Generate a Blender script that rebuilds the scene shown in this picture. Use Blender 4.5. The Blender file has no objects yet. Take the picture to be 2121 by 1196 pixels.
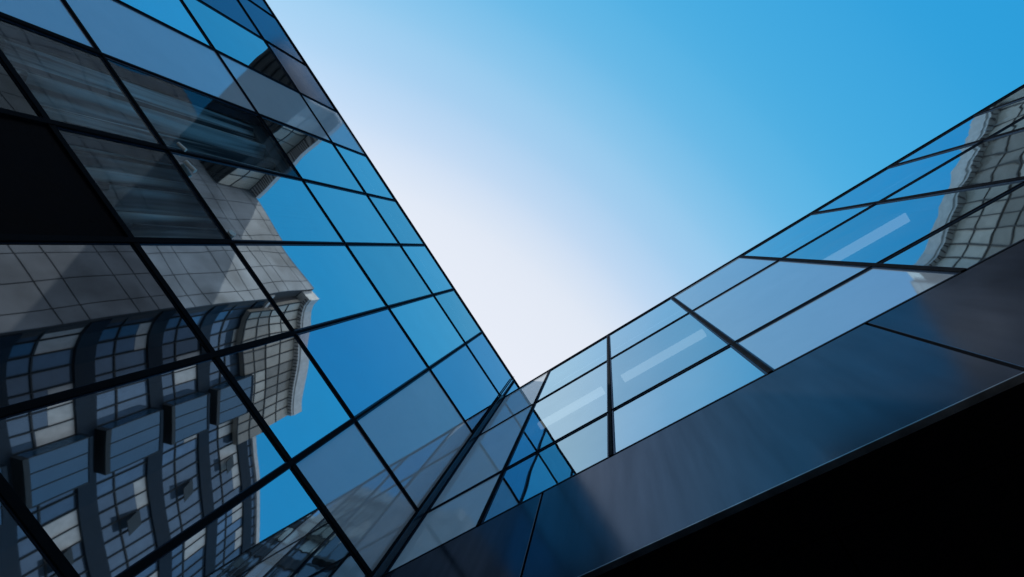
import bpy, bmesh, math, random
from mathutils import Vector, Matrix
random.seed(7)
SC = bpy.context.scene
COL = SC.collection

# ------------------------------------------------------------------ camera
U = 4.0                      # one layout unit = 4 m (camera to long wall)
CAM = Vector((-1.7014, -4.0, 1.6))
cd = bpy.data.cameras.new("camera")
co = bpy.data.objects.new("camera", cd)
COL.objects.link(co)
RX = Vector((0.5466784, -0.8172222, 0.1824571))      # camera right
DN = Vector((0.8337335, 0.5110330, -0.2091261))      # camera down
FW = Vector((0.0776609, 0.2664453, 0.9607162))       # camera forward
co.matrix_world = Matrix.Translation(CAM) @ Matrix((
    (RX.x, -DN.x, -FW.x), (RX.y, -DN.y, -FW.y), (RX.z, -DN.z, -FW.z))).to_4x4()
cd.sensor_width = 36.0
cd.lens = 1024.97 / 2121 * 36
cd.shift_y = 138.4 / 2121
cd.clip_start = 0.05
cd.clip_end = 2000
SC.camera = co

# ------------------------------------------------------------------ sky, sun, exposure
SUN_AZ, SUN_EL = math.radians(147), math.radians(48)
w = bpy.data.worlds.new("World"); SC.world = w; w.use_nodes = True
nt = w.node_tree; nt.nodes.clear()
sky = nt.nodes.new("ShaderNodeTexSky"); sky.sky_type = 'NISHITA'; sky.sun_disc = False
sky.sun_elevation = SUN_EL
sky.sun_rotation = math.radians(90) - SUN_AZ
sky.air_density = 1.0; sky.dust_density = 1.0; sky.ozone_density = 2.5
# clear-air colour by angle from the bright side of the sky, mixed with the Nishita sky
G_AZ, G_EL = math.radians(75), math.radians(38)
gd = (math.cos(G_AZ)*math.cos(G_EL), math.sin(G_AZ)*math.cos(G_EL), math.sin(G_EL))
tc = nt.nodes.new("ShaderNodeTexCoord")
nv = nt.nodes.new("ShaderNodeVectorMath"); nv.operation = 'NORMALIZE'; nt.links.new(tc.outputs['Generated'], nv.inputs[0])
dp = nt.nodes.new("ShaderNodeVectorMath"); dp.operation = 'DOT_PRODUCT'; dp.inputs[1].default_value = gd
nt.links.new(nv.outputs[0], dp.inputs[0])
ac = nt.nodes.new("ShaderNodeMath"); ac.operation = 'ARCCOSINE'; nt.links.new(dp.outputs['Value'], ac.inputs[0])
dv = nt.nodes.new("ShaderNodeMath"); dv.operation = 'DIVIDE'; dv.inputs[1].default_value = math.pi; nt.links.new(ac.outputs[0], dv.inputs[0])
rp = nt.nodes.new("ShaderNodeValToRGB"); rp.color_ramp.interpolation = 'CARDINAL'
SKY = [(0, (.90,.92,1.0)), (36, (.86,.90,.99)), (45, (.79,.86,.97)), (50, (.61,.76,.95)), (55, (.43,.67,.92)), (60, (.30,.61,.89)),
       (65, (.17,.53,.85)), (71, (.085,.46,.81)), (81, (.035,.385,.765)), (90, (.02,.345,.73)), (115, (.02,.30,.68)), (180, (.03,.26,.60))]
els = rp.color_ramp.elements
while len(els) < len(SKY): els.new(.5)
for e, (dg, c) in zip(els, SKY): e.position = dg/180; e.color = (*c, 1)
for e, (dg, c) in zip(els, SKY): e.position = dg/180; e.color = (*c, 1)
nt.links.new(dv.outputs[0], rp.inputs[0])
x10 = nt.nodes.new("ShaderNodeVectorMath"); x10.operation = 'SCALE'; x10.inputs['Scale'].default_value = 10.
nt.links.new(rp.outputs[0], x10.inputs[0])
mxs = nt.nodes.new("ShaderNodeMix"); mxs.data_type = 'RGBA'; mxs.inputs[0].default_value = .92
nt.links.new(sky.outputs[0], mxs.inputs[6]); nt.links.new(x10.outputs[0], mxs.inputs[7])
bg = nt.nodes.new("ShaderNodeBackground"); bg.inputs[1].default_value = 0.10
ow = nt.nodes.new("ShaderNodeOutputWorld")
nt.links.new(mxs.outputs[2], bg.inputs[0]); nt.links.new(bg.outputs[0], ow.inputs[0])
ld = bpy.data.lights.new("sun", 'SUN'); ld.energy = 2.6; ld.angle = math.radians(0.53)
ld.color = (1.0, 0.95, 0.88)
lo = bpy.data.objects.new("sun", ld); COL.objects.link(lo)
sd = Vector((math.cos(SUN_AZ) * math.cos(SUN_EL), math.sin(SUN_AZ) * math.cos(SUN_EL), math.sin(SUN_EL)))
lo.rotation_euler = sd.to_track_quat('Z', 'Y').to_euler()
SC.view_settings.view_transform = 'Standard'; SC.view_settings.look = 'None'
SC.view_settings.exposure = 0.0; SC.view_settings.gamma = 1.0
SC.view_settings.use_curve_mapping = False
SC.cycles.max_bounces = 10; SC.cycles.glossy_bounces = 6; SC.cycles.transparent_max_bounces = 12

# ------------------------------------------------------------------ materials
def newmat(n):
    m = bpy.data.materials.new(n); m.use_nodes = True; m.node_tree.nodes.clear()
    return m, m.node_tree.nodes, m.node_tree.links
def N(ns, t, **k):
    n = ns.new(t)
    for a, b in k.items(): setattr(n, a, b)
    return n

def wave_normal(ns, ls, scale, dist, seed, fine=0.0):
    """slow warp of a float-glass pane; each pane has its own phase"""
    g = N(ns, "ShaderNodeNewGeometry"); oi = N(ns, "ShaderNodeObjectInfo")
    mu = N(ns, "ShaderNodeMath", operation='MULTIPLY'); mu.inputs[1].default_value = 40.0
    ls.new(oi.outputs['Random'], mu.inputs[0])
    cx = N(ns, "ShaderNodeCombineXYZ"); ls.new(mu.outputs[0], cx.inputs[0]); ls.new(mu.outputs[0], cx.inputs[1])
    cx.inputs[2].default_value = seed
    ad = N(ns, "ShaderNodeVectorMath", operation='ADD'); ls.new(g.outputs['Position'], ad.inputs[0]); ls.new(cx.outputs[0], ad.inputs[1])
    nz = N(ns, "ShaderNodeTexNoise"); nz.inputs['Scale'].default_value = scale; nz.inputs['Detail'].default_value = 0.0
    ls.new(ad.outputs[0], nz.inputs['Vector'])
    h = nz.outputs['Fac']
    if fine:
        n2 = N(ns, "ShaderNodeTexNoise"); n2.inputs['Scale'].default_value = scale * 2.7; n2.inputs['Detail'].default_value = 0.0
        ls.new(ad.outputs[0], n2.inputs['Vector'])
        ma = N(ns, "ShaderNodeMath", operation='MULTIPLY_ADD'); ma.inputs[1].default_value = fine
        ls.new(n2.outputs['Fac'], ma.inputs[0]); ls.new(nz.outputs['Fac'], ma.inputs[2]); h = ma.outputs[0]
    b = N(ns, "ShaderNodeBump"); b.inputs['Strength'].default_value = 1.0; b.inputs['Distance'].default_value = dist
    ls.new(h, b.inputs['Height'])
    return b.outputs[0]

def fresnel_fac(ns, ls, base, edge, nrm):
    """coated-glass reflectance: base head-on, rising to edge at grazing view"""
    lw = N(ns, "ShaderNodeLayerWeight"); lw.inputs[0].default_value = 0.35
    ls.new(nrm, lw.inputs['Normal'])
    mr = N(ns, "ShaderNodeMapRange"); mr.inputs[3].default_value = base; mr.inputs[4].default_value = edge
    ls.new(lw.outputs['Fresnel'], mr.inputs[0])
    return mr.outputs[0]

def mat_glass(name, tint, base, edge, trans, seed, scale=0.8, dist=0.002, fine=0.0, rough=0.018):
    m, ns, ls = newmat(name)
    nr = wave_normal(ns, ls, scale, dist, seed, fine)
    gl = N(ns, "ShaderNodeBsdfGlossy"); gl.inputs['Color'].default_value = (*tint, 1); gl.inputs['Roughness'].default_value = rough
    ls.new(nr, gl.inputs['Normal'])
    oi = N(ns, "ShaderNodeObjectInfo"); rv = N(ns, "ShaderNodeMapRange"); rv.inputs[3].default_value = .84; rv.inputs[4].default_value = 1.04
    ls.new(oi.outputs['Random'], rv.inputs[0])       # coatings differ a little from sheet to sheet
    tv = N(ns, "ShaderNodeVectorMath", operation='SCALE'); tv.inputs[0].default_value = tint; ls.new(rv.outputs[0], tv.inputs['Scale'])
    ls.new(tv.outputs[0], gl.inputs['Color'])
    tr = N(ns, "ShaderNodeBsdfTransparent"); tr.inputs[0].default_value = (*trans, 1)
    df = N(ns, "ShaderNodeBsdfDiffuse")      # thin film of dust on the outer face
    n = N(ns, "ShaderNodeTexNoise"); n.inputs['Scale'].default_value = 2.5; n.inputs['Detail'].default_value = 6
    g = N(ns, "ShaderNodeNewGeometry"); ls.new(g.outputs['Position'], n.inputs['Vector'])
    mr = N(ns, "ShaderNodeMapRange"); mr.inputs[1].default_value = .35; mr.inputs[2].default_value = .75
    mr.inputs[3].default_value = 0.01; mr.inputs[4].default_value = 0.05
    ls.new(n.outputs['Fac'], mr.inputs[0]); df.inputs[0].default_value = (.35, .37, .38, 1)
    g0 = N(ns, "ShaderNodeNewGeometry")     # the coating is on the outer face; inside the sheet the ray just leaves it
    iv = N(ns, "ShaderNodeMath", operation='SUBTRACT'); iv.inputs[0].default_value = 1.0; ls.new(g0.outputs['Backfacing'], iv.inputs[1])
    fm = N(ns, "ShaderNodeMath", operation='MULTIPLY'); ls.new(fresnel_fac(ns, ls, base, edge, nr), fm.inputs[0]); ls.new(iv.outputs[0], fm.inputs[1])
    mx = N(ns, "ShaderNodeMixShader"); ls.new(fm.outputs[0], mx.inputs[0])
    ls.new(tr.outputs[0], mx.inputs[1]); ls.new(gl.outputs[0], mx.inputs[2])
    dm = N(ns, 'ShaderNodeMath', operation='MULTIPLY'); ls.new(mr.outputs[0], dm.inputs[0]); ls.new(iv.outputs[0], dm.inputs[1])
    m2 = N(ns, "ShaderNodeMixShader"); ls.new(dm.outputs[0], m2.inputs[0]); ls.new(mx.outputs[0], m2.inputs[1]); ls.new(df.outputs[0], m2.inputs[2])
    o = N(ns, "ShaderNodeOutputMaterial"); ls.new(m2.outputs[0], o.inputs[0])
    return m

def mat_coat(name, color, tint, base, edge, rough, seed=0., scale=0.8, dist=0.002, var=0.15, nscale=3.0, rand=0, streak=0):
    """opaque body colour under a glossy face (spandrel glass, metal sheet, painted bars)"""
    m, ns, ls = newmat(name)
    nr = wave_normal(ns, ls, scale, dist, seed)
    g = N(ns, "ShaderNodeNewGeometry")
    n = N(ns, "ShaderNodeTexNoise"); n.inputs['Scale'].default_value = nscale; n.inputs['Detail'].default_value = 8; n.inputs['Roughness'].default_value = .65
    ls.new(g.outputs['Position'], n.inputs['Vector'])
    cr = N(ns, "ShaderNodeMapRange"); cr.inputs[1].default_value = .3; cr.inputs[2].default_value = .7
    cr.inputs[3].default_value = 1 - var; cr.inputs[4].default_value = 1 + var; ls.new(n.outputs['Fac'], cr.inputs[0])
    vm = N(ns, "ShaderNodeVectorMath", operation='SCALE'); vm.inputs[0].default_value = color
    ls.new(cr.outputs[0], vm.inputs['Scale'])
    col = vm.outputs[0]
    if rand:
        oi = N(ns, "ShaderNodeObjectInfo"); r2 = N(ns, "ShaderNodeMapRange"); r2.inputs[3].default_value = 1-rand; r2.inputs[4].default_value = 1+rand*1.5
        pw = N(ns, "ShaderNodeMath", operation='POWER'); pw.inputs[1].default_value = 1.8
        ls.new(oi.outputs['Random'], pw.inputs[0]); ls.new(pw.outputs[0], r2.inputs[0])
        v2 = N(ns, "ShaderNodeVectorMath", operation='SCALE'); ls.new(col, v2.inputs[0]); ls.new(r2.outputs[0], v2.inputs['Scale']); col = v2.outputs[0]
    if streak:      # run-off streaks down the face
        mp = N(ns, "ShaderNodeMapping"); mp.inputs['Scale'].default_value = (5, 5, .45); ls.new(g.outputs['Position'], mp.inputs[0])
        n3 = N(ns, "ShaderNodeTexNoise"); n3.inputs['Scale'].default_value = 1.6; n3.inputs['Detail'].default_value = 5; n3.inputs['Roughness'].default_value = .6
        ls.new(mp.outputs[0], n3.inputs['Vector'])
        s3 = N(ns, "ShaderNodeMapRange"); s3.inputs[1].default_value = .35; s3.inputs[2].default_value = .68
        s3.inputs[3].default_value = 1-streak; s3.inputs[4].default_value = 1+streak; ls.new(n3.outputs['Fac'], s3.inputs[0])
        v3 = N(ns, "ShaderNodeVectorMath", operation='SCALE'); ls.new(col, v3.inputs[0]); ls.new(s3.outputs[0], v3.inputs['Scale']); col = v3.outputs[0]
    df = N(ns, "ShaderNodeBsdfDiffuse"); ls.new(col, df.inputs[0])
    gl = N(ns, "ShaderNodeBsdfGlossy"); gl.inputs['Color'].default_value = (*tint, 1)
    rr = N(ns, "ShaderNodeMath", operation='MULTIPLY'); rr.inputs[1].default_value = rough; ls.new(cr.outputs[0], rr.inputs[0])
    ls.new(rr.outputs[0], gl.inputs['Roughness']); ls.new(nr, gl.inputs['Normal'])
    if streak:
        v4 = N(ns, "ShaderNodeVectorMath", operation='SCALE'); v4.inputs[0].default_value = tint; ls.new(s3.outputs[0], v4.inputs['Scale']); ls.new(v4.outputs[0], gl.inputs['Color'])
    mx = N(ns, "ShaderNodeMixShader"); ls.new(fresnel_fac(ns, ls, base, edge, nr), mx.inputs[0])
    ls.new(df.outputs[0], mx.inputs[1]); ls.new(gl.outputs[0], mx.inputs[2])
    o = N(ns, "ShaderNodeOutputMaterial"); ls.new(mx.outputs[0], o.inputs[0])
    return m

def mat_plain(name, color, rough=.6, metal=0., var=.12, nscale=2.0, spec=.4, ribs=None):
    m, ns, ls = newmat(name)
    g = N(ns, "ShaderNodeNewGeometry")
    n = N(ns, "ShaderNodeTexNoise"); n.inputs['Scale'].default_value = nscale; n.inputs['Detail'].default_value = 8
    ls.new(g.outputs['Position'], n.inputs['Vector'])
    cr = N(ns, "ShaderNodeMapRange"); cr.inputs[1].default_value = .3; cr.inputs[2].default_value = .7
    cr.inputs[3].default_value = 1 - var; cr.inputs[4].default_value = 1 + var; ls.new(n.outputs['Fac'], cr.inputs[0])
    vm = N(ns, "ShaderNodeVectorMath", operation='SCALE'); vm.inputs[0].default_value = color; ls.new(cr.outputs[0], vm.inputs['Scale'])
    p = N(ns, "ShaderNodeBsdfPrincipled"); ls.new(vm.outputs[0], p.inputs['Base Color'])
    p.inputs['Roughness'].default_value = rough; p.inputs['Metallic'].default_value = metal
    p.inputs['Specular IOR Level'].default_value = spec
    o = N(ns, "ShaderNodeOutputMaterial"); ls.new(p.outputs[0], o.inputs[0])
    return m

def mat_emit(name, color, s):
    m, ns, ls = newmat(name)
    e = N(ns, "ShaderNodeEmission"); e.inputs[0].default_value = (*color, 1); e.inputs[1].default_value = s
    o = N(ns, "ShaderNodeOutputMaterial"); ls.new(e.outputs[0], o.inputs[0]); return m

M = {}
M['glass_l'] = [mat_glass('coated_glass_a', (.80, .92, .98), .74, .95, (.55, .62, .66), 1., 0.9, 0.0055),
                mat_glass('coated_glass_b', (.62, .72, .88), .72, .95, (.26, .33, .40), 5., 0.8, 0.0060),
                mat_glass('coated_glass_c', (.55, .72, .88), .08, .45, (.85, .92, .94), 9., 1.0, 0.0060)]
M['dimmed'] = mat_glass('dimmed_glass', (.34, .38, .42), .70, .9, (.25, .28, .30), 11., 0.9, 0.005)  # tint darkened to put the shade of the mirrored lower stone into the pane
M['deep'] = mat_glass('dark_window_glass', (.30, .38, .44), .22, .6, (.10, .12, .14), 12., 0.9, 0.005)
M['glass_r'] = [mat_glass('coated_glass_d', (.58, .83, .96), .72, .97, (.65, .72, .75), 2., 1.0, 0.004, .12),
                mat_glass('coated_glass_e', (.52, .80, .95), .70, .95, (.65, .72, .75), 7., 1.0, 0.004, .12)]
M['frost'] = mat_coat('spandrel_glass', (.72, .76, .80), (.66, .78, .90), .24, .8, .035, 3., .8, .003, .05, 1.2)
M['frost_r'] = mat_coat('spandrel_glass_pale', (.80, .81, .82), (.66, .80, .90), .14, .6, .035, 4., .8, .003, .05, 1.2)
M['frost_p'] = M['frost_r']
M['frost_r'] = mat_coat('spandrel_glass_grey', (.34, .40, .46), (.50, .76, .92), .42, .85, .035, 4., .8, .003, .05, 1.2)
M['darkmetal'] = mat_coat('dark_metal_sheet', (.020, .028, .042), (.42, .50, .66), .36, .8, .13, 6., .5, .003, .18, 2.0)
M['band'] = mat_coat('brushed_dark_metal', (.014, .018, .026), (.34, .41, .53), .20, .46, .15, 8., .45, .004, .22, 1.3, streak=.10)
M['bar'] = mat_coat('mullion_paint', (.006, .007, .009), (.5, .55, .62), .01, .05, .45, 0., 3., .0005, .25, 6.)
M['frame'] = mat_coat('frame_paint', (.014, .024, .042), (.5, .62, .8), .08, .2, .2, 0., 3., .0005, .2, 6.)
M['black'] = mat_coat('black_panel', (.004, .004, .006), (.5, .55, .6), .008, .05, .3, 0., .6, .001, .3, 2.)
M['post'] = mat_coat('corner_post_metal', (.012, .022, .034), (.5, .62, .75), .10, .35, .2, 0., .6, .001, .2, 3.)
M['edge'] = mat_plain('edge_trim_metal', (.22, .23, .25), .4, .9, .5, 4.)
M['inside'] = mat_plain('interior_paint', (.10, .12, .14), .8)
M['ceil'] = mat_plain('ceiling_paint', (.22, .24, .26), .8)
def mat_cloth():
    """curtain cloth: light and dark of the folds put into its colour as bands"""
    m, ns, ls = newmat('curtain_cloth')
    g = N(ns, "ShaderNodeNewGeometry"); mp = N(ns, "ShaderNodeMapping"); mp.inputs['Scale'].default_value = (5.2, 0, .08)
    ls.new(g.outputs['Position'], mp.inputs[0])
    n = N(ns, "ShaderNodeTexNoise"); n.inputs['Scale'].default_value = 1.7; n.inputs['Detail'].default_value = 3
    ls.new(mp.outputs[0], n.inputs['Vector'])
    r = N(ns, "ShaderNodeValToRGB"); e = r.color_ramp.elements
    e[0].position = .44; e[0].color = (.02, .03, .04, 1); e[1].position = .58; e[1].color = (.85, .92, .92, 1)  # pale crests and dark valleys of the pleats painted as bands
    ls.new(n.outputs['Fac'], r.inputs[0])
    p = N(ns, "ShaderNodeBsdfPrincipled"); ls.new(r.outputs[0], p.inputs['Base Color']); p.inputs['Roughness'].default_value = .8
    o = N(ns, "ShaderNodeOutputMaterial"); ls.new(p.outputs[0], o.inputs[0]); return m
M['curtain'] = mat_cloth()
M['white'] = mat_plain('white_plastic', (.75, .74, .68), .4)
M['lamp'] = mat_emit('lamp_diffuser', (1.0, .97, .92), .95)
M['roof'] = mat_plain('roof_gravel', (.25, .24, .23), .9)
M['tan'] = mat_plain('pale_stone_panel', (.25, .27, .295), .7, 0, .45, .3)
M['tanjoint'] = mat_plain('stone_joint', (.06, .06, .065), .9)
M['spandrel'] = mat_coat('dark_band_metal', (.012, .019, .030), (.35, .45, .55), .03, .3, .4, 2., .4, .002, .25, 1.)
M['blind'] = mat_coat('blind_window_glass', (.075, .12, .18), (.42, .58, .80), .15, .55, .05, 3., .4, .004, .3, .9, rand=.45)
M['blindb'] = mat_coat('bay_window_glass', (.020, .05, .085), (.34, .52, .72), .18, .5, .04, 3., .4, .004, .2, .7)
M['beige'] = mat_coat('beige_window_panel', (.40, .36, .31), (.6, .62, .66), .06, .4, .1, 3., .4, .003, .2, .6, rand=.4)
M['line'] = mat_plain('dark_window_bar', (.015, .018, .022), .5)
M['rib'] = mat_plain('pale_cornice', (.62, .61, .60), .6)
M['ribdark'] = mat_plain('cornice_dark_grey', (.10, .10, .11), .8)  # dark grey of the cornice ribs and tower walls
M['soffitpale'] = mat_plain('bridge_underside', (.05, .06, .07), .6)

# ------------------------------------------------------------------ mesh helpers
class MB:
    def __init__(s): s.v = []; s.f = []
    def box(s, a, b):
        x0, y0, z0 = (min(a[i], b[i]) for i in range(3)); x1, y1, z1 = (max(a[i], b[i]) for i in range(3))
        k = len(s.v)
        s.v += [(x0,y0,z0),(x1,y0,z0),(x1,y1,z0),(x0,y1,z0),(x0,y0,z1),(x1,y0,z1),(x1,y1,z1),(x0,y1,z1)]
        s.f += [tuple(k+i for i in q) for q in ((0,3,2,1),(4,5,6,7),(0,1,5,4),(1,2,6,5),(2,3,7,6),(3,0,4,7))]
        return s
    def prism(s, pts, z0, z1):
        """vertical prism over a plan polygon"""
        k = len(s.v); n = len(pts)
        s.v += [(p[0], p[1], z0) for p in pts] + [(p[0], p[1], z1) for p in pts]
        s.f.append(tuple(k+i for i in reversed(range(n)))); s.f.append(tuple(k+n+i for i in range(n)))
        for i in range(n):
            j = (i+1) % n; s.f.append((k+i, k+j, k+n+j, k+n+i))
        return s
    def hexa(s, c8):
        k = len(s.v); s.v += [tuple(c) for c in c8]
        s.f += [tuple(k+i for i in q) for q in ((0,3,2,1),(4,5,6,7),(0,1,5,4),(1,2,6,5),(2,3,7,6),(3,0,4,7))]
        return s
    def cyl(s, p, q, r, n=16):
        p = Vector(p); q = Vector(q); d = (q-p).normalized(); a = d.orthogonal().normalized(); b = d.cross(a)
        k = len(s.v)
        for c in (p, q):
            for i in range(n):
                t = 2*math.pi*i/n; s.v.append(tuple(c + a*r*math.cos(t) + b*r*math.sin(t)))
        s.f.append(tuple(k+i for i in reversed(range(n)))); s.f.append(tuple(k+n+i for i in range(n)))
        for i in range(n):
            j = (i+1) % n; s.f.append((k+i, k+j, k+n+j, k+n+i))
        return s
    def build(s, name, mat, parent=None, bevel=0., loc=None):
        org = Vector((0,0,0))
        par = parent
        while par is not None: org += par.location; par = par.parent
        me = bpy.data.meshes.new(name)
        if loc is None:
            xs = list(zip(*s.v)); loc = Vector([(min(c)+max(c))/2 for c in xs]); loc.z = min(xs[2])
        loc = Vector(loc)
        me.from_pydata([tuple(Vector(v)-loc) for v in s.v], [], s.f); me.update()
        if bevel:
            bm = bmesh.new(); bm.from_mesh(me)
            bmesh.ops.bevel(bm, geom=bm.edges[:], offset=bevel, segments=2, affect='EDGES', profile=.6)
            bm.to_mesh(me); bm.free()
        me.materials.append(mat)
        o = bpy.data.objects.new(name, me); COL.objects.link(o)
        o.location = loc - org
        if parent: o.parent = parent
        return o
def tag(o, label=None, cat=None, group=None, kind=None):
    if label: o['label'] = label
    if cat: o['category'] = cat
    if group: o['group'] = group
    if kind: o['kind'] = kind
    return o
def thing(name, loc, label, cat, group=None):
    o = bpy.data.objects.new(name, None); COL.objects.link(o); o.location = loc
    return tag(o, label, cat, group)

# ------------------------------------------------------------------ ground
tag(MB().box((-300,-300,-.5),(300,300,0)).build('plaza_ground', mat_plain('paving', (.13,.13,.13), .8, 0, .25, .6)), kind='structure')

def H(u): return u*U + 1.6                 # layout height -> metres
# ------------------------------------------------------------------ the long glass wall (plane y = 0, x < 0)
LB = thing('glass_office_building', (-11, 0, 0), 'tall blue glass curtain wall with slanting grid filling the left half', 'building')
xs = [0, -.405, -.7575, -1.1145, -1.4675, -1.818, -2.156, -2.506] + [-2.506-.352*i for i in range(1, 8)]
xs = [x*U for x in xs]
zs_u = [-.385, .07, .575, 1.121, 1.4745, 2.219, 2.866, 3.295]
zs = [H(z) for z in zs_u]
TOPL = zs[-1]
TOPR = H(2.843)
def pane(parent, axis, a0, a1, z0, z1, kind, mat, inner=True, tilt=0.0):
    """a pane in wall plane; axis 'x': wall y=0 seen from -y ; axis 'y': wall x=0 seen from -x"""
    g = .020
    lo_, hi_ = min(a0,a1)+g, max(a0,a1)-g
    b0, b1 = z0+g, z1-g
    m = MB()
    t1 = random.uniform(-tilt, tilt)*(hi_-lo_); t2 = random.uniform(-tilt, tilt)*(b1-b0)
    def P(a, z, d):
        d = d + t1*((a-lo_)/(hi_-lo_)-.5) + t2*((z-b0)/(b1-b0)-.5)
        return (a, d, z) if axis == 'x' else (d, a, z)
    c8 = [P(lo_,b0,.004),P(hi_,b0,.004),P(hi_,b0,.022),P(lo_,b0,.022),P(lo_,b1,.004),P(hi_,b1,.004),P(hi_,b1,.022),P(lo_,b1,.022)]
    if axis == 'y': c8 = [c8[i] for i in (1,0,3,2,5,4,7,6)]
    m.hexa(c8)
    o = m.build(kind, mat, parent)
    if inner:
        r = MB(); q = .022
        def bx(a,b,c,d):
            if axis == 'x': r.box((a,-.006,c),(b,.003,d))
            else: r.box((-.006,a,c),(.003,b,d))
        bx(lo_,lo_+q,b0,b1); bx(hi_-q,hi_,b0,b1); bx(lo_+q,hi_-q,b0,b0+q); bx(lo_+q,hi_-q,b1-q,b1)
        r.build('frame', M['frame'], o)
    return o
for i in range(len(xs)-1):
    for j in range(len(zs)-1):
        kind, mat, inner = 'window', M['glass_l'][0], True
        if i == 0 and j != 2: kind, mat = 'spandrel_panel', M['frost']
        if i == 5: kind, mat = 'spandrel_panel', M['frost']
        if i == 0 and j >= 5: kind, mat = 'window', M['glass_l'][1]
        if i in (1,) and j == 4: mat = M['glass_l'][1]
        if i in (3, 4) and j in (3, 4) and (i, j) != (3, 4): mat = M['glass_l'][2]
        if i == 4 and j == 2: mat = M['glass_l'][2]
        if i == 2 and j == 2: mat = M['dimmed']
        if i == 4 and j == 2: mat = M['deep']
        if i == 3 and j == 2: kind, mat, inner = 'blank_panel', M['black'], False
        if i >= 6 and j >= 6 or i >= 7 and j >= 4: kind, mat, inner = 'cladding_panel', M['darkmetal'], False
        if i == 6 and j == 6: kind, mat, inner = 'cladding_panel', M['darkmetal'], False
        o = pane(LB, 'x', xs[i], xs[i+1], zs[j], zs[j+1], kind, mat, inner, .0018)
        if kind == 'blank_panel': o['label'] = 'flat black blank panel'
        if kind == 'cladding_panel': o['label'] = 'dull dark blue metal sheet'
for a, c in ((0, 1.6), (1.6, 3.2)):
    pane(LB, 'x', a, c, TOPR+.05, TOPL, 'window', M['glass_l'][1])
for i, x in enumerate(xs[1:], 1):
    MB().box((x-.031,-.030,0),(x+.031,.06,zs[4])).box((x-.0135,-.020,zs[4]),(x+.0135,.06,TOPL-.02)).build('mullion', M['bar'], LB, .003)
    MB().box((x-.045,.062,0),(x+.045,.20,TOPL-.1)).build('mullion_backing', M['frame'], LB)
for j, z in enumerate(zs[1:-1], 1):
    th = {5: .014, 6: .012, 4: .020}.get(j, .034)
    for i in range(len(xs)-1):
        q = .032 if j <= 4 else .0145
        a, b = xs[i+1]+q, xs[i]-q
        if i == 0: b = -.105
        MB().box((a,-.022,z-th),(b,.05,z+th)).build('transom', M['bar'], LB, .003)
MB().box((xs[-1],-.03,TOPL-.008),(3.2,.35,TOPL+.018)).build('parapet_cap', M['bar'], LB, .004)
MB().box((-.100,-.10,0),(-.002,.05,H(2.845)-.03)).build('corner_post', M['post'], LB, .006)
MB().box((-.112,-.075,0),(-.101,-.02,TOPL-.05)).build('corner_post_trim', M['bar'], LB)
# body behind the glass: floors, end walls, roof
b = MB()
b.box((xs[-1],4.0,0),(-.02,4.2,TOPL-.05))
b.box((xs[-1],.25,0),(xs[-1]+.2,4.0,TOPL-.05)); b.box((-.22,.25,0),(-.02,4.0,TOPL-.05))
b.box((xs[-1],4.2,0),(-.02,10,TOPL-.05)); b.box((-.02,.25,TOPR+.03),(3.2,10,TOPL-.05))
b.build('wall', M['inside'], LB)
for z in (zs[3], zs[5], zs[1]):
    MB().box((xs[-1]+.21,.26,z-.02),(-.23,3.98,z+.34)).build('floor_slab', M['ceil'], LB)
MB().box((xs[-1],.36,TOPL-.048),(3.2,10,TOPL+.02)).build('roof', M['roof'], LB)
# window stays at the opened panes
for (ux, uz, r, L) in ((-1.424,1.510,.032,.16),(-1.500,1.535,.026,.12)):
    MB().cyl((ux*U,-.03,H(uz)),(ux*U+L,-.05,H(uz)+.03),r).build('window_stay', M['white'], LB, .003)
MB().cyl((-1.144*U,-.005,H(1.494)),(-1.144*U,-.045,H(1.494)),.05).build('round_bracket', M['white'], LB, .004)
# curtains behind three of the panes
def curtain(x0, x1, z0, z1, y, label, seed):
    rnd = random.Random(seed); n = 120; me = MB(); pts = []
    ph = [rnd.uniform(0, 6.28) for _ in range(4)]
    for k in range(n+1):
        t = k/n; x = x0+(x1-x0)*t
        d = .085*math.sin(t*31+ph[0]+.8*math.sin(t*9))+.05*math.sin(t*13+ph[1])+.02*math.sin(t*57+ph[2])
        pts.append((x, y+d))
    rows = 8
    for r in range(rows+1):
        s = r/rows; z = z0+(z1-z0)*s
        for (x, yy) in pts: me.v.append((x+.04*math.sin(3*s+ph[3])*(1-s), y+(yy-y)*(1.25-.5*s), z))
    W = n+1
    for r in range(rows):
        for k in range(n):
            a = r*W+k; me.f.append((a, a+1, a+W+1, a+W))
    o = me.build('curtain', M['curtain'])
    sol = o.modifiers.new('thick', 'SOLIDIFY'); sol.thickness = .006
    for p in o.data.polygons: p.use_smooth = True
    tag(o, label, 'curtain', 'curtains behind the long glass wall')
curtain(xs[5]-.5, xs[4]-.06, zs[3]+.36, zs[5]-.03, .30, 'pale pleated curtain inside the panes just above the small dark pane at the far left', 1)
curtain(xs[4]+.05, xs[3]-.05, zs[3]+.36, zs[5]-.03, .30, 'pale pleated curtain inside the pane directly beside the black blank panel', 2)

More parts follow.
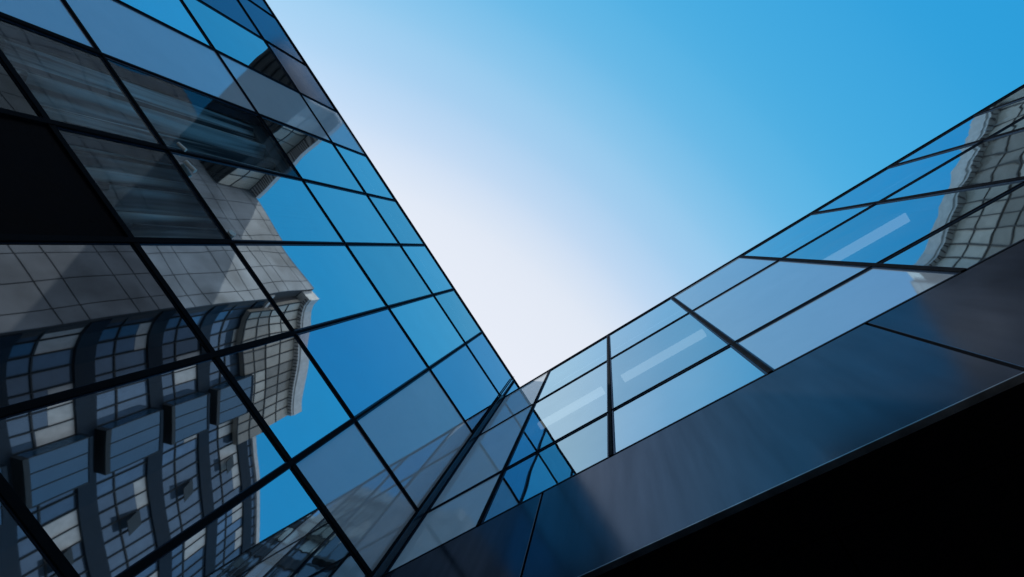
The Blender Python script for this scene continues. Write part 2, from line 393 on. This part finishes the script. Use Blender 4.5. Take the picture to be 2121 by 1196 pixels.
# ------------------------------------------------------------------ the shorter wing (plane x = 0, y < 0)
RB = thing('glass_wing_building', (0, -7, 0), 'low glass wing over a dark metal band and black underside on the right', 'building')
ys = [u*U for u in (0, -.355, -.7545, -1.155, -1.552, -1.937, -2.321, -2.715, -3.11, -3.5)]
rz = [H(u) for u in (1.129, 1.4745, 2.2, 2.843)]
TOPR = rz[-1]; BOT = H(.716); BY = ys[-1]
for i in range(len(ys)-1):
    for j in range(3):
        kind, mat = 'window', M['glass_r'][(i+j) % 2]
        if i in (0, 3): kind, mat = 'spandrel_panel', M['frost_r' if i else 'frost_p']
        y0 = ys[i] if i else -.10
        pane(RB, 'y', y0, ys[i+1], rz[j], rz[j+1], kind, mat, True, .0006)
for i, y in enumerate(ys[1:], 1):
    MB().box((-.020,y-.022,rz[0]+.01),(.06,y+.022,TOPR-.02)).build('mullion', M['bar'], RB, .004)
    MB().box((.062,y-.04,rz[0]+.01),(.20,y+.04,TOPR-.1)).build('mullion_backing', M['frame'], RB)
for j, z in enumerate(rz):
    for i in range(len(ys)-1):
        if j == 3: continue
        a, b_ = ys[i+1]+.027, (ys[i]-.027 if i else -.105)
        t = .016 if j else .012
        MB().box((-.014,a,z-t),(.05,b_,z+t)).build('transom', M['bar'], RB, .003)
MB().box((-.026,BY,TOPR-.008),(.35,-.002,TOPR+.018)).build('parapet_cap', M['bar'], RB, .004)
js = [-.0, -.5595*U, -1.3575*U, -2.156*U, -2.955*U, BY/1.0]
for k in range(len(js)-1):
    a, b_ = js[k+1], js[k]
    MB().box((-.012, a+.012, BOT+.012),(.05, b_-.012 if k else -.11, rz[0]-.018)).build('metal_band_panel', M['band'], RB, .004)
MB().box((.052, BY, BOT+.01),(.09, -.05, rz[0]-.02)).build('joint_backing', M['bar'], RB)
MB().box((-.016, BY, BOT-.002),(.03, -.11, BOT+.008)).build('drip_edge', M['edge'], RB)
# underside
sx = [.03, .385, 1.85, 3.3, 4.75, 6.2, 8.0]
syj = [0, -1.06*U, -1.06*U-3.2, -1.06*U-6.4, BY]
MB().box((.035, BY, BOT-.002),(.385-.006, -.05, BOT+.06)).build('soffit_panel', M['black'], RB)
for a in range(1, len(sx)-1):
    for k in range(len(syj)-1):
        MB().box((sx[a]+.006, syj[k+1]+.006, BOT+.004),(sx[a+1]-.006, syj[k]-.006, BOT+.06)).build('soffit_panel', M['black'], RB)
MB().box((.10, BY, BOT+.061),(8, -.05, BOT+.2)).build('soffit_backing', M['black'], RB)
b = MB(); b.box((4.0,BY,BOT+.2),(4.2,-.05,TOPR-.05)); b.box((.25,BY,BOT+.21),(3.99,BY+.2,TOPR-.05)); b.box((4.2,BY,BOT+.2),(12,10,TOPR-.05))
b.box((4.5,BY,0),(12,-.05,BOT-.01)); b.box((.0,-.02+.05,0),(4.2,.2,TOPR-.05)); b.box((0.01,.2,0),(4.19,10,TOPR-.05))
b.build('wall', M['inside'], RB)
for z in (rz[2], rz[0]-.3):
    MB().box((.26,BY+.21,z-.02),(3.98,-.06,z+.30)).build('floor_slab', M['ceil'], RB)
MB().box((.36,BY,TOPR-.048),(12,10,TOPR+.02)).build('roof', M['roof'], RB)
# strip lamps under the ceiling behind the glass
for (y0, y1, lab) in ((-1.25,-2.66,'glowing strip lamp behind the glass bay nearest the inner corner'),
                      (-3.04,-4.64,'glowing strip lamp in the second bay, between corner lamp and grey panes'),
                      (-6.45,-7.98,'glowing strip lamp beyond the grey panes, toward the reflected building')):
    t = thing('strip_lamp', (.41, (y0+y1)/2, rz[2]-.10), lab, 'lamp', 'strip lamps inside the glass wing')
    MB().box((.345, y1, rz[2]-.045),(.475, y0, rz[2]-.021)).build('housing', M['white'], t)
    MB().box((.335, y1+.01, rz[2]-.085),(.485, y0-.01, rz[2]-.046)).build('diffuser', M['lamp'], t, .004)

# ------------------------------------------------------------------ the block across the court, seen in the glass
def W(x, L, z=0):            # (side, distance in the mirror) from the viewpoint -> real place
    return Vector((x+CAM.x, 4.0-L, z+1.6))
TH = 50.46                    # parapet height
ST = thing('stone_panel_building', W(-26,33,-1.6), 'pale stone panelled block mirrored in the long glass wall', 'building')
x0, x1 = -38.6, -13.47
pw = 1.85; zrow = []
z = 0.2
while z < TH-1.0:
    zrow.append((z, min(z+1.5, TH))); zrow.append((z+1.5, min(z+4.9, TH))); z += 4.9
b = MB(); fy = 4.0-28
b.box((x0+CAM.x, fy-14, 0),(x1+CAM.x, fy-.08, TH)); b.build('wall', M['tanjoint'], ST)
for (a, c) in zrow:
    if c-a < .2: continue
    m = MB(); xx = x0
    while xx < x1-.1:
        xe = min(xx+pw, x1)
        m.box((xx+CAM.x+.03, fy-.08, a+.045),(xe+CAM.x-.04, fy+random.uniform(-.006,.006), c-.045)); xx = xe
    m.build('stone_cladding_course', M['tan'], ST)
MB().box((x0+CAM.x, fy-.6, TH),(x1+CAM.x, fy+.02, TH+.06)).build('parapet', M['tan'], ST)

# curved banded tower
path = [(-13.47,28.3),(-13.3,29.6),(-12.7,30.9),(-11.6,32.0),(-10.3,33.1),(-8.8,34.4),(-6.6,36.6),(-4.4,38.8),(-1.9,40.7),(.66,42.4),(3.7,45.1),(6.8,47.8),(10.4,50.9),(14,54)]
P2 = [W(x,l).to_2d() for x, l in path]
# resample evenly
def resample(pts, step):
    out = [pts[0]]; acc = 0
    for a, b_ in zip(pts, pts[1:]):
        d = (b_-a).length; t = step-acc
        while t <= d:
            out.append(a.lerp(b_, t/d)); t += step
        acc = d-(t-step)
    return out
PP = resample(P2, 1.15)
def nrm(i):
    a = PP[max(i-1,0)]; b_ = PP[min(i+1,len(PP)-1)]; d = (b_-a).normalized()
    n = Vector((-d.y, d.x))
    c = (CAM.to_2d()-PP[i])
    return n if n.dot(c) > 0 else -n
NN = [nrm(i) for i in range(len(PP))]
def strip(m, i0, i1, z0, z1, o0, o1):
    """solid following the facade line between sample i0 and i1, from offset o0 to o1"""
    for i in range(i0, i1):
        p, q, n, r = PP[i], PP[i+1], NN[i], NN[i+1]
        m.prism([p+n*o0, q+r*o0, q+r*o1, p+n*o1], z0, z1)
    return m
nI = len(PP)-1
CT = thing('banded_tower', W(0,46,-1.6), 'dark banded tower with blind-covered windows mirrored at the lower left of the glass wall', 'building')
floors = [26.1-4.92*k for k in range(5, 0, -1)] + [26.1, 31.2, 36.2, 41.1]
RT = 42.3+1.6
strip(MB(), 0, nI, 0, RT-.2, -12, -.35).build('wall', M['ribdark'], CT)
for f in floors:
    strip(MB(), 0, nI, f-1.25+1.6, f+1.6, -.34, .10).build('spandrel_band', M['spandrel'], CT)
strip(MB(), 0, nI, RT-.5, RT, -.34, .16).build('parapet', M['rib'], CT)
rb = random.Random(11)
for fi, f in enumerate(floors):
    top = (floors[fi+1]-1.25 if fi+1 < len(floors) else 42.3-.5)
    for k in range(0, nI-2, 3):
        o = strip(MB(), k, k+3, f+1.6, top+1.6, -.30, -.10).build('window', M['blind'], CT)
        g = MB()
        for i in range(k, k+3):
            p, n = PP[i], NN[i]; t = Vector((-n.y, n.x))*.032
            g.prism([p-t-n*.10, p+t-n*.10, p+t+n*.02, p-t+n*.02], f+1.6, top+1.6)
        if top-f > 2:
            strip(g, k, k+3, f+1.6+(top-f)*.36-.05, f+1.6+(top-f)*.36+.05, -.098, -.02)
        g.build('window_bars', M['line'], o)
        if rb.random() < .3 and top-f > 2:
            hgt = rb.choice((.25, .4, .6)); kk = k + rb.choice((0, 1))
            strip(MB(), kk, min(kk+2, k+3), f+1.6+(top-f)*(1-hgt), top+1.58, -.099, -.085).build('blind', M['rib'], o)
# box bays, one a floor
bi = min(range(nI), key=lambda i: (PP[i]-W(-7.6,35.4).to_2d()).length)
for fi, f in enumerate(floors):
    if fi+1 >= len(floors): continue
    for di in (0,):
        i0 = bi-1+di; i1 = i0+3
        z0, z1 = f+1.6-.15, floors[fi+1]-1.25+1.6+.25
        bay = strip(MB(), i0, i1, z0+.35, z1-.25, .101, .95).build('bay_window', M['blindb'], CT)
        strip(MB(), i0, i1, z0, z0+.34, .10, 1.0).build('bay_floor', M['line'], bay)
        strip(MB(), i0, i1, z1-.24, z1, .10, 1.0).build('bay_roof', M['spandrel'], bay)
        g = MB()
        for i in (i0, i0+1, i0+2, i1):
            p, n = PP[i], NN[i]; t = Vector((-n.y, n.x))*.03
            g.prism([p-t+n*.951, p+t+n*.951, p+t+n*.99, p-t+n*.99], z0+.345, z1-.245)
        g.build('bay_bars', M['line'], bay)
    # small open casement
    i = bi+6
    p, q, n = PP[i], PP[i+1], NN[i]
    z0 = f+1.6+1.4; z1 = z0+1.5
    c8 = []
    for z, e in ((z0, .55), (z1, .04)):
        for pt, off in ((p, e), (q, e), (q, e+.05), (p, e+.05)):
            v = pt+n*off; c8.append((v.x, v.y, z))
    MB().hexa(c8).build('open_casement', M['line'], CT)
# projecting top storeys
ti = min(range(nI), key=lambda i: (PP[i]-W(-4.2,38.9).to_2d()).length)
for k in range(1, ti, 3):
    e = min(k+3, ti)
    for zz0, zz1 in ((42.3+1.6-3.2, 42.3+1.6+.2), (42.3+1.6+.3, 47.1+1.6)):
        o = strip(MB(), k, e, zz0, zz1, .18, .60).build('upper_window', M['beige'], CT)
        g = MB()
        for i in range(k, e):
            p, n = PP[i], NN[i]; t = Vector((-n.y, n.x))*.05
            g.prism([p-t+n*.60, p+t+n*.60, p+t+n*.68, p-t+n*.68], zz0, zz1)
        strip(g, k, e, zz0+.0, zz0+.12, .601, .67)
        if zz1-zz0 > 3: strip(g, k, e, (zz0+zz1)/2-.05, (zz0+zz1)/2+.05, .601, .67)
        g.build('window_bars', M['line'], o)
strip(MB(), 1, ti, 43.9, 47.1+1.6, -4, .17).build('wall', M['ribdark'], CT)
strip(MB(), 0, ti, 47.1+1.6, 47.4+1.6, -4, 1.08).build('cornice_soffit', M['rib'], CT)
strip(MB(), 0, ti, 47.4+1.6, 48.9+1.6, -4, 1.20).build('cornice', M['rib'], CT)
g = MB()
for i in range(0, ti):
    for h_ in range(3):
        p = PP[i].lerp(PP[i+1], h_/3); n = NN[i]; t = Vector((-n.y, n.x))*.04
        g.prism([p-t+n*.7, p+t+n*.7, p+t+n*1.11, p-t+n*1.11], 48.60, 48.70)
g.build('cornice_ribs', M['ribdark'], CT)

# bridge between the blocks, high over the court
BR = thing('sky_bridge', W(-28.5,14.9+6.5,44.3-0), 'dark enclosed bridge high over the court, mirrored across the upper glass wall', 'bridge')
bx0, bx1 = -31.5+CAM.x, -25.6+CAM.x
by0, by1 = 4-27.9, 4-14.9
bz0, bz1 = 44.3+1.6, 49.28+1.6
MB().box((bx0, by0, bz0),(bx1-.3, by1, bz1-.1)).build('body', M['soffitpale'], BR)
m = MB()
for k in range(7):
    xk = bx0+.4+(bx1-bx0-1.1)*k/6
    m.box((xk-.06, by0, bz0-.25),(xk+.06, by1, bz0-.002))
m.build('underside_ribs', M['line'], BR)
nb = 7; L_ = (by1-by0)/nb
for k in range(nb):
    for (c, d) in ((bz0+.2, bz0+1.7), (bz0+1.8, bz0+4.2)):
        o = MB().box((bx1-.299, by0+k*L_+.05, c),(bx1-.05, by0+(k+1)*L_-.05, d)).build('window', M['beige'], BR)
m = MB()
for k in range(nb+1): m.box((bx1-.29, max(by0,by0+k*L_-.045), bz0),(bx1, min(by1,by0+k*L_+.045), bz0+4.3))
for z in (bz0, bz0+1.7, bz0+4.2): m.box((bx1-.29, by0, z),(bx1-.01, by1, z+.1))
m.build('window_bars', M['line'], BR)
MB().box((bx1-.3, by0, bz0+4.31),(bx1+.95, by1, bz1)).build('cornice', M['rib'], BR)
m = MB(); yy = by0+.1
while yy < by1-.1:
    m.box((bx1+.03, yy, bz0+4.21),(bx1+.93, yy+.11, bz0+4.305)); yy += .33
m.build('cornice_ribs', M['ribdark'], BR)
# far pale block
FB = thing('far_pale_block', (-70,-12,0), 'small far pale block mirrored at the top left corner of the glass', 'building')
b = MB().box((-78,-60,0),(-74,-38,60)).build('wall', M['tan'], FB)
m = MB()
for k in range(8): m.box((-78.1,-37.99,8+4*k),(-76,-37.9,9.2+4*k))
m.build('window_band', M['line'], FB)
